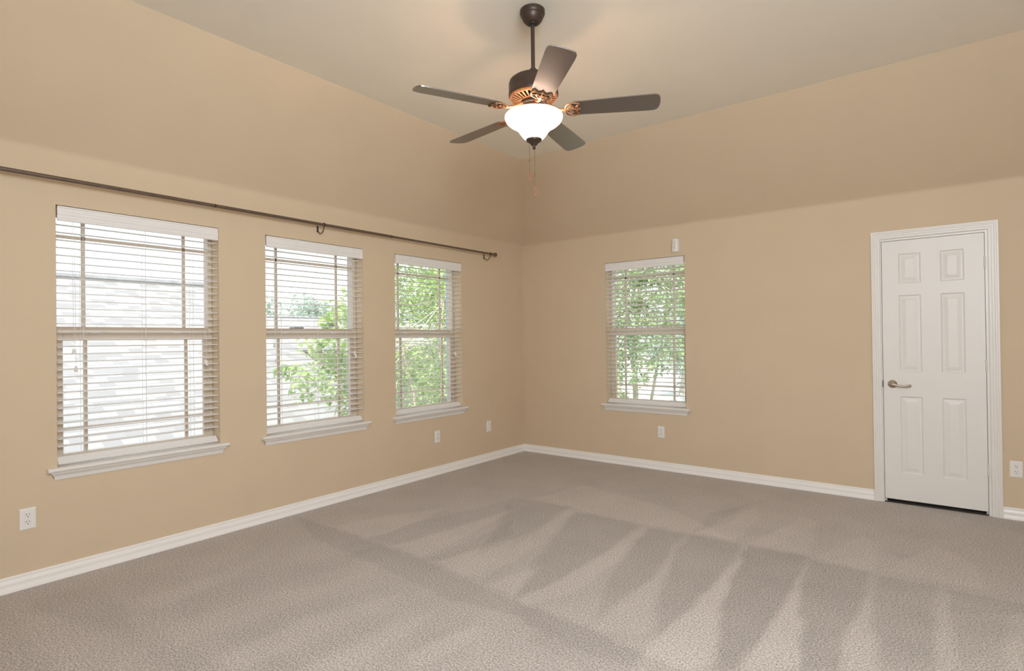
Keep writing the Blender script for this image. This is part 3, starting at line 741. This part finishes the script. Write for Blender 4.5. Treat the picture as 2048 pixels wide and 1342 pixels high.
MB().lathe(P((.0, 2.735), (.045, 2.733), (.085, 2.727), (.112, 2.717), (.127, 2.705), (.132, 2.690), (.132, 2.640), (.1335, 2.637), (.1335, 2.626), (.130, 2.620)), 56).build('motor_housing', M_bronze, fan, smooth=35)
# slotted vent plate under the motor
vt = MB().lathe(P((.131, 2.622), (.126, 2.613), (.118, 2.608)), 56); vt.lathe(P((.078, 2.596), (.070, 2.592), (.060, 2.590)), 40)
for k in range(30):
    a = 2 * PI * k / 30; Mv = Matrix.Rotation(a, 4, 'Z')
    vt.add([Mv @ Vector(p) for p in [(.076, -.0030, fz(2.596)), (.120, -.0045, fz(2.6085)), (.120, .0045, fz(2.6085)), (.076, .0030, fz(2.596)),
                                      (.076, -.0030, fz(2.602)), (.120, -.0045, fz(2.6145)), (.120, .0045, fz(2.6145)), (.076, .0030, fz(2.602))]],
           [(0, 1, 2, 3), (4, 5, 6, 7), (0, 1, 5, 4), (2, 3, 7, 6), (1, 2, 6, 5), (0, 3, 7, 4)])
vent = vt.build('vent_plate', M_bronze_lit, fan, smooth=30)
MB().lathe(P((.128, 2.628), (.0, 2.620)), 40).build('vent_recess', M_black, fan)  # black disc stands in for the shade behind the vent slots
MB().lathe(P((.050, 2.61), (.072, 2.588), (.074, 2.578), (.070, 2.571), (.05, 2.569)), 40).build('flywheel', M_black, fan, smooth=35)
MB().lathe(P((.040, 2.572), (.058, 2.568), (.062, 2.560), (.062, 2.533), (.066, 2.527), (.066, 2.520), (.055, 2.517), (.0, 2.517)), 40).build('switch_housing', M_bronze_lit, fan, smooth=35)
# bulbs with sockets inside the bowl
for s in (0, 1):
    a = R(40 + 180 * s); bx, by = .055 * math.cos(a), .055 * math.sin(a)
    Mb = Matrix.Translation((bx, by, fz(2.517))) @ Matrix.Rotation(R(22), 4, Vector((-math.sin(a), math.cos(a), 0))).inverted()
    sk = MB().lathe([(.014, .0), (.014, -.022), (.010, -.024), (0, -.024)], 16, Mb).build('lamp_socket', M_plate, fan, smooth=35)
    eb = bpy.data.materials.get('lit_bulb')
    if eb is None:
        eb = bpy.data.materials.new('lit_bulb'); eb.use_nodes = True
        pb = eb.node_tree.nodes['Principled BSDF']; pb.inputs['Emission Color'].default_value = (1, .78, .55, 1); pb.inputs['Emission Strength'].default_value = 40
    MB().lathe([(.006, -.020), (.013, -.030), (.0165, -.042), (.014, -.056), (.007, -.064), (0, -.066)], 18, Mb).build('light_bulb', eb, sk, smooth=50)
    lp = add_light('fan_lamp', 'POINT', (FX + bx * .9, FY + by * .9, 2.478), BULB_POWER, (1, .64, .42), shadow_soft_size=.025)
# glass bowl
bo = [(.148, 2.522), (.1545, 2.518), (.156, 2.511), (.154, 2.502), (.147, 2.488), (.131, 2.474), (.111, 2.462), (.095, 2.451), (.084, 2.440), (.076, 2.428), (.067, 2.415), (.057, 2.402), (.046, 2.393), (.030, 2.388), (0, 2.387)]
bi = [(r - .004 if r > .01 else 0, z + .004) for r, z in reversed(bo)]
MB().lathe(P(*bo, *bi[:-1], bo[0]), 64).build('glass_bowl', M_bowl, fan, smooth=60)
MB().lathe(P((.0, 2.394), (.041, 2.396), (.043, 2.391), (.041, 2.384), (.030, 2.376), (.022, 2.371), (.017, 2.362), (.009, 2.357), (.0075, 2.350), (.009, 2.346), (.006, 2.340), (.0, 2.336)), 32).build('bowl_finial', M_bronze_lit if False else M_bronze, fan, smooth=35)
# pull chains
for (cx, cy, ztop, zend) in ((-.020, -.016, 2.366, 2.215), (.002, .002, 2.338, 2.135)):
    ch = MB(); nb = int((ztop - zend) / .0046)
    ch.tube([(cx, cy, fz(ztop)), (cx, cy, fz(zend))], .0009, 6)
    for k in range(nb):
        zc = fz(ztop - k * .0046 - .002)
        ch.lathe([(0, zc - .0015), (.0015, zc), (0, zc + .0015)], 6, Matrix.Translation((cx, cy, 0)))
    ch.lathe([(0, fz(zend + .060)), (.0035, fz(zend + .063)), (.0035, fz(zend + .070)), (0, fz(zend + .073))], 10, Matrix.Translation((cx, cy, 0)))
    chain = ch.build('pull_chain', M_chain, fan)
    pd = MB(); Mp = Matrix.Translation((cx, cy, fz(zend))) @ Matrix.Rotation(R(38), 4, 'Z')
    lp_ = []
    for k in range(24):
        a = 2 * PI * k / 24; zz = -.024 + .020 * math.cos(a); ww = .0062 * math.sin(a) * (1 + .25 * math.sin((zz + .024) * -60))
        lp_.append(Mp @ Vector((ww, 0, zz)))
    pd.tube(lp_, .0023, 8, closed=True); pd.lathe([(.002, .004), (.0035, 0), (.003, -.004), (.001, -.006)], 12, Mp); pd.lathe([(.0, -.052), (.003, -.049), (.0035, -.045), (.002, -.042)], 12, Mp)
    pd.build('chain_pendant', M_pend, chain, smooth=50)
# blades and their irons
def make_blade(ang):
    arm_root = empty('blade_arm', (0, 0, 0), ang); arm_root.parent = fan
    BZ = fz(2.5445); tilt = Matrix.Translation((0, 0, BZ)) @ Matrix.Rotation(R(-11.5), 4, 'X')
    # outline (r, half width)
    out = [(.205, .040), (.212, .052), (.225, .0565), (.30, .0595), (.45, .0645), (.60, .0685), (.630, .0675), (.645, .062), (.654, .051), (.660, .030), (.662, 0)]
    top = out; poly = [(r, w) for r, w in top] + [(r, -w) for r, w in reversed(top[:-1])]
    b = MB().prism(poly, -.0028, .0028, lambda a, w, h: tilt @ Vector((a, w, h)))
    return arm_root, b, tilt
def hub_arm(mb, tilt):
    # S-shaped bar from the flywheel out to the blade
    pts = [(.062, 0, fz(2.578)), (.080, 0, fz(2.572)), (.100, 0, fz(2.560)), (.125, 0, fz(2.548)), (.150, 0, fz(2.541)), (.172, 0, fz(2.5395))]
    mb.tube(pts, [.011, .0105, .009, .0075, .0070, .0075], 10)
    lo = -.0065
    T_ = lambda x, y, z=lo: tilt @ Vector((x, y, z))
    # open scrolled plate under the blade: two side loops, a centre leaf and a scalloped outer edge
    for s in (1, -1):
        mb.tube([T_(.170, 0), T_(.172, s * .020), T_(.180, s * .040), T_(.196, s * .052), T_(.214, s * .054), T_(.232, s * .050), T_(.245, s * .040), T_(.238, s * .030), T_(.228, s * .022), T_(.234, s * .010), T_(.250, 0)], .0048, 8)
        mb.tube([T_(.176, s * .004), T_(.190, s * .020), T_(.205, s * .026), T_(.216, s * .018), T_(.208, s * .007), T_(.196, s * .004)], .0040, 8)
        mb.lathe([(0, -.006), (.008, -.004), (.009, .002), (.006, .005)], 14, tilt @ Matrix.Translation((.240, s * .042, lo)))
        mb.tube([T_(.196, s * .050), T_(.206, s * .036), T_(.216, s * .020)], .0035, 8)
    mb.tube([T_(.165, 0), T_(.185, 0), T_(.215, 0), T_(.250, 0)], [.0075, .0065, .0055, .004], 8)
    return mb
for k in range(5):
    ang = 4.26991 - k * 2 * PI / 5
    root, b, tilt = make_blade(ang)
    hub_arm(MB(), tilt).build('blade_iron', M_bronze_lit, root, smooth=50)
    b.build('fan_blade', M_blade, root)

# ------------------------------------------------------------------ outside
GZ = -3.1
structure(MB().box((-90, -60, GZ - .2), (60, 120, GZ)).build('ground', M_lawn), 'pale lawn far below the windows', 'ground')
structure(MB().box((-60, 24, GZ), (6, 110, GZ + .02)).build('street', M_street), 'bright concrete street seen through the back window', 'street')

def gable_house(name, x_eave, z_eave, x_ridge, z_ridge, y0, y1, label, vents=(), over=.25):
    root = empty(name, ((x_eave + x_ridge) / 2, (y0 + y1) / 2, GZ)); tag(root, label, 'house')
    ox, oy = root.location.x, root.location.y
    xb = 2 * x_ridge - x_eave
    L = lambda x, y, z: (x - ox, y - oy, z - GZ)
    me_v = []; me_f = []; uvs = []
    th = .12
    pr = [(x_eave, z_eave), (x_ridge, z_ridge), (xb, z_eave)]
    m = MB()
    for (a, b) in ((0, 1), (1, 2)):
        (xa, za), (xc, zc) = pr[a], pr[b]
        m.add([L(xa, y0, za), L(xa, y1, za), L(xc, y1, zc), L(xc, y0, zc), L(xa, y0, za - th), L(xa, y1, za - th), L(xc, y1, zc - th), L(xc, y0, zc - th)],
              [(0, 1, 2, 3), (4, 7, 6, 5), (0, 4, 5, 1), (1, 5, 6, 2), (2, 6, 7, 3), (3, 7, 4, 0)])
    rf = m.build('shingle_roof', M_shingle, root)
    me = rf.data; ul = me.uv_layers.new(name='uv'); sl = math.hypot(x_ridge - x_eave, z_ridge - z_eave); cs = abs(x_ridge - x_eave) / sl
    for lp_ in me.loops:
        c = me.vertices[lp_.vertex_index].co; ul.data[lp_.index].uv = (c.y + 50, abs(c.x + ox - x_ridge) / cs)
    m = MB(); rc = [L(x_ridge, y, z_ridge + .03) for y in np.linspace(y0, y1, 12)]
    m.tube(rc, .07, 6); m.build('ridge_cap', M_ridge, root)
    i = .35
    zb = z_eave + (z_ridge - z_eave) * 0
    poly = [(x_eave - i, GZ), (x_eave - i, z_eave - .05), (x_ridge, z_ridge - .30), (xb + i, z_eave - .05), (xb + i, GZ)]
    MB().prism([(a - ox, b - GZ) for a, b in poly], y0 + over - oy, y1 - over - oy, lambda a, b, h: (a, h, b)).build('house_wall', M_stucco, root)
    for (t, yv) in vents:
        xv = x_eave + (x_ridge - x_eave) * t; zv = z_eave + (z_ridge - z_eave) * t
        MB().rbox(L(xv - .25, yv - .3, zv - .05), L(xv + .25, yv + .3, zv + .22), .03).build('roof_vent', M_vent, root)
    return root
gable_house('house', -2.4, -.62, -9.6, 2.62, -14, 1.0, 'pale shingle roofed house filling the view of the window nearest the camera')
gable_house('house', -22, .9, -27, 2.75, 4.0, 26, 'distant house with dark roof vents seen through the middle left window', vents=((.55, 12.0), (.7, 14.5), (.5, 16.5)))

def leaf_cloud(rng, blobs, n, size, shell=.55):
    """n small folded leaves spread through ellipsoid blobs (centre, radii, weight)"""
    m = MB(); wts = np.array([b[2] for b in blobs], float); wts /= wts.sum()
    pick = rng.choice(len(blobs), n, p=wts)
    for i in range(n):
        c, rad, _ = blobs[pick[i]]
        d = rng.normal(size=3); d /= np.linalg.norm(d); rr = shell + (1 - shell) * rng.random() ** .6
        if rng.random() < .25: rr *= rng.random()
        p = np.array(c) + d * np.array(rad) * rr * (1 + .10 * rng.normal())
        a = rng.random() * 2 * PI; el = rng.normal() * .5 - .25
        t = Vector((math.cos(a) * math.cos(el), math.sin(a) * math.cos(el), math.sin(el)))
        s_ = t.cross(Vector((rng.normal() * .4, rng.normal() * .4, 1))).normalized(); nn = s_.cross(t)
        L = size * (.7 + .6 * rng.random()); W = L * .30; P0 = Vector(p)
        m.add([P0, P0 + t * L * .45 + s_ * W + nn * W * .3, P0 + t * L, P0 + t * L * .45 - s_ * W + nn * W * .3], [(0, 1, 2), (0, 2, 3)])
    return m
def make_tree(loc, stems, blobs, n, size, mat, label, seed, cat='tree', group='trees outside the windows'):
    rng = np.random.default_rng(seed)
    root = empty('tree', loc, 0, label, cat, group)
    tr = MB()
    for s in stems: tr.tube([Vector(p[:3]) for p in s], [p[3] for p in s], 8)
    # twigs from the stems into each blob
    for c, rad, _ in blobs:
        if rng.random() < .55: continue
        s = stems[int(rng.integers(len(stems)))]; k = int(rng.integers(max(1, len(s) - 2), len(s)))
        a = Vector(s[k][:3]); e = Vector(c)
        mid = (a + e) / 2 + Vector((rng.normal() * .12, rng.normal() * .12, -.1)); tr.tube([a, mid, e], [max(.010, s[k][3] * .4), .009, .004], 6)
        for _k in range(3):
            d = Vector(rng.normal(size=3)).normalized(); tr.tube([mid, e + Vector((d.x * rad[0], d.y * rad[1], d.z * rad[2])) * .75], [.006, .002], 5)
    tr.build('trunk', M_bark, root, smooth=60)
    leaf_cloud(rng, blobs, n, size).build('foliage', mat, root)
    return root
def blobs_in(rng, lo, hi, k, r0, r1):
    out = []
    for _ in range(k):
        c = [lo[i] + (hi[i] - lo[i]) * rng.random() for i in range(3)]; r = r0 + (r1 - r0) * rng.random()
        out.append((c, (r, r, r * .8), r ** 2))
    return out
rg = np.random.default_rng(11)
# multi stemmed tree between the middle window and the corner window
def stem(x0, y0, x1, y1, z1, r, rng, base=0.0):
    k = 6; pts = []
    for i in range(k + 1):
        t = i / k; pts.append((x0 + (x1 - x0) * t + .05 * rng.normal(), y0 + (y1 - y0) * t + .05 * rng.normal(), base + (z1 - base) * t, r * (1 - .65 * t)))
    return pts
zoff = -GZ
st1 = [stem(0, 0, .2, .9, 5.6, .07, rg), stem(.1, .1, -.6, 1.3, 5.9, .065, rg), stem(-.1, 0, .6, -.3, 5.2, .055, rg), stem(0, .2, -.5, -.6, 5.0, .05, rg), stem(.1, .1, .9, 1.5, 5.5, .05, rg)]
SPRAYS = [(1.41, -3.09, 5.02, 0.2), (1.72, -3.48, 4.81, 0.2), (1.15, -2.89, 4.74, 0.25), (1.71, -3.57, 4.61, 0.22), (1.27, -3.02, 4.36, 0.28), (1.35, -3.41, 4.37, 0.25), (1.63, -3.86, 4.38, 0.16), (1.34, -3.24, 4.08, 0.26), (1.43, -3.06, 4.04, 0.28), (1.07, -3.31, 4.01, 0.22),
          (1.58, -3.87, 3.98, 0.2), (1.43, -3.99, 4.04, 0.15), (1.28, -4.07, 4.05, 0.13), (1.6, -3.66, 3.77, 0.22), (1.26, -3.15, 3.68, 0.25), (1.37, -3.01, 3.63, 0.25), (1.14, -3.6, 3.64, 0.13), (1.33, -2.99, 3.3, 0.2), (1.19, -2.98, 3.43, 0.15), (1.23, -3.77, 3.83, 0.14)]
bl1 = blobs_in(rg, (-1.0, -1.1, 2.3), (1.0, 2.0, 6.4), 46, .30, .58) + [(p[:3], (p[3], p[3], p[3] * .8), p[3] ** 2 * 1.6) for p in SPRAYS]
make_tree((-4.3, 2.7, GZ), st1, bl1, 9000, .10, M_leaf, 'leafy light green tree with pale stems outside the middle and corner windows', 21)
# tree beyond, filling the corner window
st2 = [stem(0, 0, .3, .4, 6.5, .12, rg), stem(0, 0, -.8, .5, 6, .09, rg)]
bl2 = blobs_in(rg, (-2.4, -2.2, 1.5), (2.4, 2.6, 7.5), 46, .6, 1.1)
make_tree((-8.2, 7.6, GZ), st2, bl2, 8000, .16, M_leaf2, 'denser green tree standing behind the pale stemmed tree', 22)
# tree outside the back window
st3 = [stem(0, 0, .4, -.2, 6.2, .10, rg), stem(0, .1, -.7, .4, 6, .08, rg), stem(0, 0, .9, .5, 5.8, .06, rg)]
CURTAIN = [(0.31, -1.44, 6.02, 0.17), (0.53, -1.1, 6.15, 0.17), (0.97, -1.43, 6.01, 0.18), (1.18, -1.27, 6.02, 0.22), (1.31, -1.02, 6.08, 0.19), (1.57, -0.81, 6.05, 0.25), (0.04, -1.01, 5.95, 0.18), (0.37, -0.82, 5.81, 0.22), (0.88, -1.29, 5.77, 0.25), (1.22, -1.26, 5.74, 0.24), (1.74, -1.36, 5.76, 0.17), (0.1, -1.0, 5.54, 0.24), (0.67, -1.31, 5.54, 0.24), (0.82, -1.29, 5.6, 0.18), (1.0, -1.1, 5.62, 0.24), (0.15, -1.08, 5.26, 0.24), (0.51, -1.13, 5.32, 0.26), (0.98, -1.47, 5.26, 0.16), (1.28, -1.4, 5.21, 0.16), (1.4, -1.4, 5.2, 0.17), (1.92, -1.64, 5.22, 0.19), (2.08, -1.65, 5.22, 0.21), (0.41, -1.69, 5.09, 0.2), (0.64, -1.4, 5.08, 0.25), (0.52, -0.74, 5.12, 0.22), (0.91, -0.93, 5.1, 0.21), (1.39, -1.03, 4.96, 0.24), (1.92, -1.65, 4.96, 0.17), (2.04, -1.45, 5.0, 0.2), (0.11, -0.9, 4.81, 0.24), (0.65, -1.29, 4.78, 0.26), (1.1, -1.66, 4.76, 0.23), (1.25, -1.51, 4.81, 0.17), (1.66, -1.7, 4.73, 0.18), (1.75, -1.44, 4.71, 0.17), (1.83, -0.73, 4.81, 0.22), (0.31, -1.34, 4.62, 0.21), (0.49, -1.11, 4.51, 0.25), (0.87, -1.46, 4.55, 0.22), (0.93, -0.74, 4.5, 0.26), (1.44, -1.43, 4.54, 0.19), (1.67, -1.05, 4.58, 0.21), (1.86, -1.02, 4.45, 0.23), (-0.08, -0.82, 4.34, 0.17), (0.43, -0.87, 4.37, 0.24), (0.78, -0.97, 4.32, 0.23), (1.14, -1.46, 4.25, 0.16), (1.26, -1.0, 4.28, 0.25), (1.75, -1.46, 4.31, 0.18), (1.88, -1.23, 4.23, 0.22), (0.4, -1.42, 4.06, 0.23), (0.34, -0.97, 4.11, 0.25), (0.53, -0.74, 4.08, 0.2), (1.14, -1.1, 3.96, 0.26), (1.5, -1.45, 4.06, 0.18), (1.77, -1.63, 4.08, 0.17), (1.97, -1.55, 4.04, 0.21), (0.33, -1.46, 3.8, 0.23), (0.25, -0.77, 3.72, 0.18), (0.61, -0.76, 3.82, 0.19), (1.19, -1.54, 3.84, 0.24), (1.35, -1.24, 3.81, 0.19), (-0.02, -0.97, 3.52, 0.19), (0.7, -1.52, 3.6, 0.19), (1.05, -1.64, 3.59, 0.23), (0.24, -1.48, 3.3, 0.24), (0.29, -0.86, 3.16, 0.17)]
bl3 = blobs_in(rg, (-1.8, -1.5, 3.9), (.2, 1.8, 7.2), 36, .35, .65) + blobs_in(rg, (.2, -1.0, 4.6), (2.3, 1.4, 7.0), 24, .35, .6) + [(p[:3], (p[3], p[3], p[3] * .85), p[3] ** 2 * 2.5) for p in CURTAIN]
make_tree((-2.0, 6.8, GZ), st3, bl3, 12000, .10, M_leaf2, 'light green tree outside the back window, street behind it', 23)
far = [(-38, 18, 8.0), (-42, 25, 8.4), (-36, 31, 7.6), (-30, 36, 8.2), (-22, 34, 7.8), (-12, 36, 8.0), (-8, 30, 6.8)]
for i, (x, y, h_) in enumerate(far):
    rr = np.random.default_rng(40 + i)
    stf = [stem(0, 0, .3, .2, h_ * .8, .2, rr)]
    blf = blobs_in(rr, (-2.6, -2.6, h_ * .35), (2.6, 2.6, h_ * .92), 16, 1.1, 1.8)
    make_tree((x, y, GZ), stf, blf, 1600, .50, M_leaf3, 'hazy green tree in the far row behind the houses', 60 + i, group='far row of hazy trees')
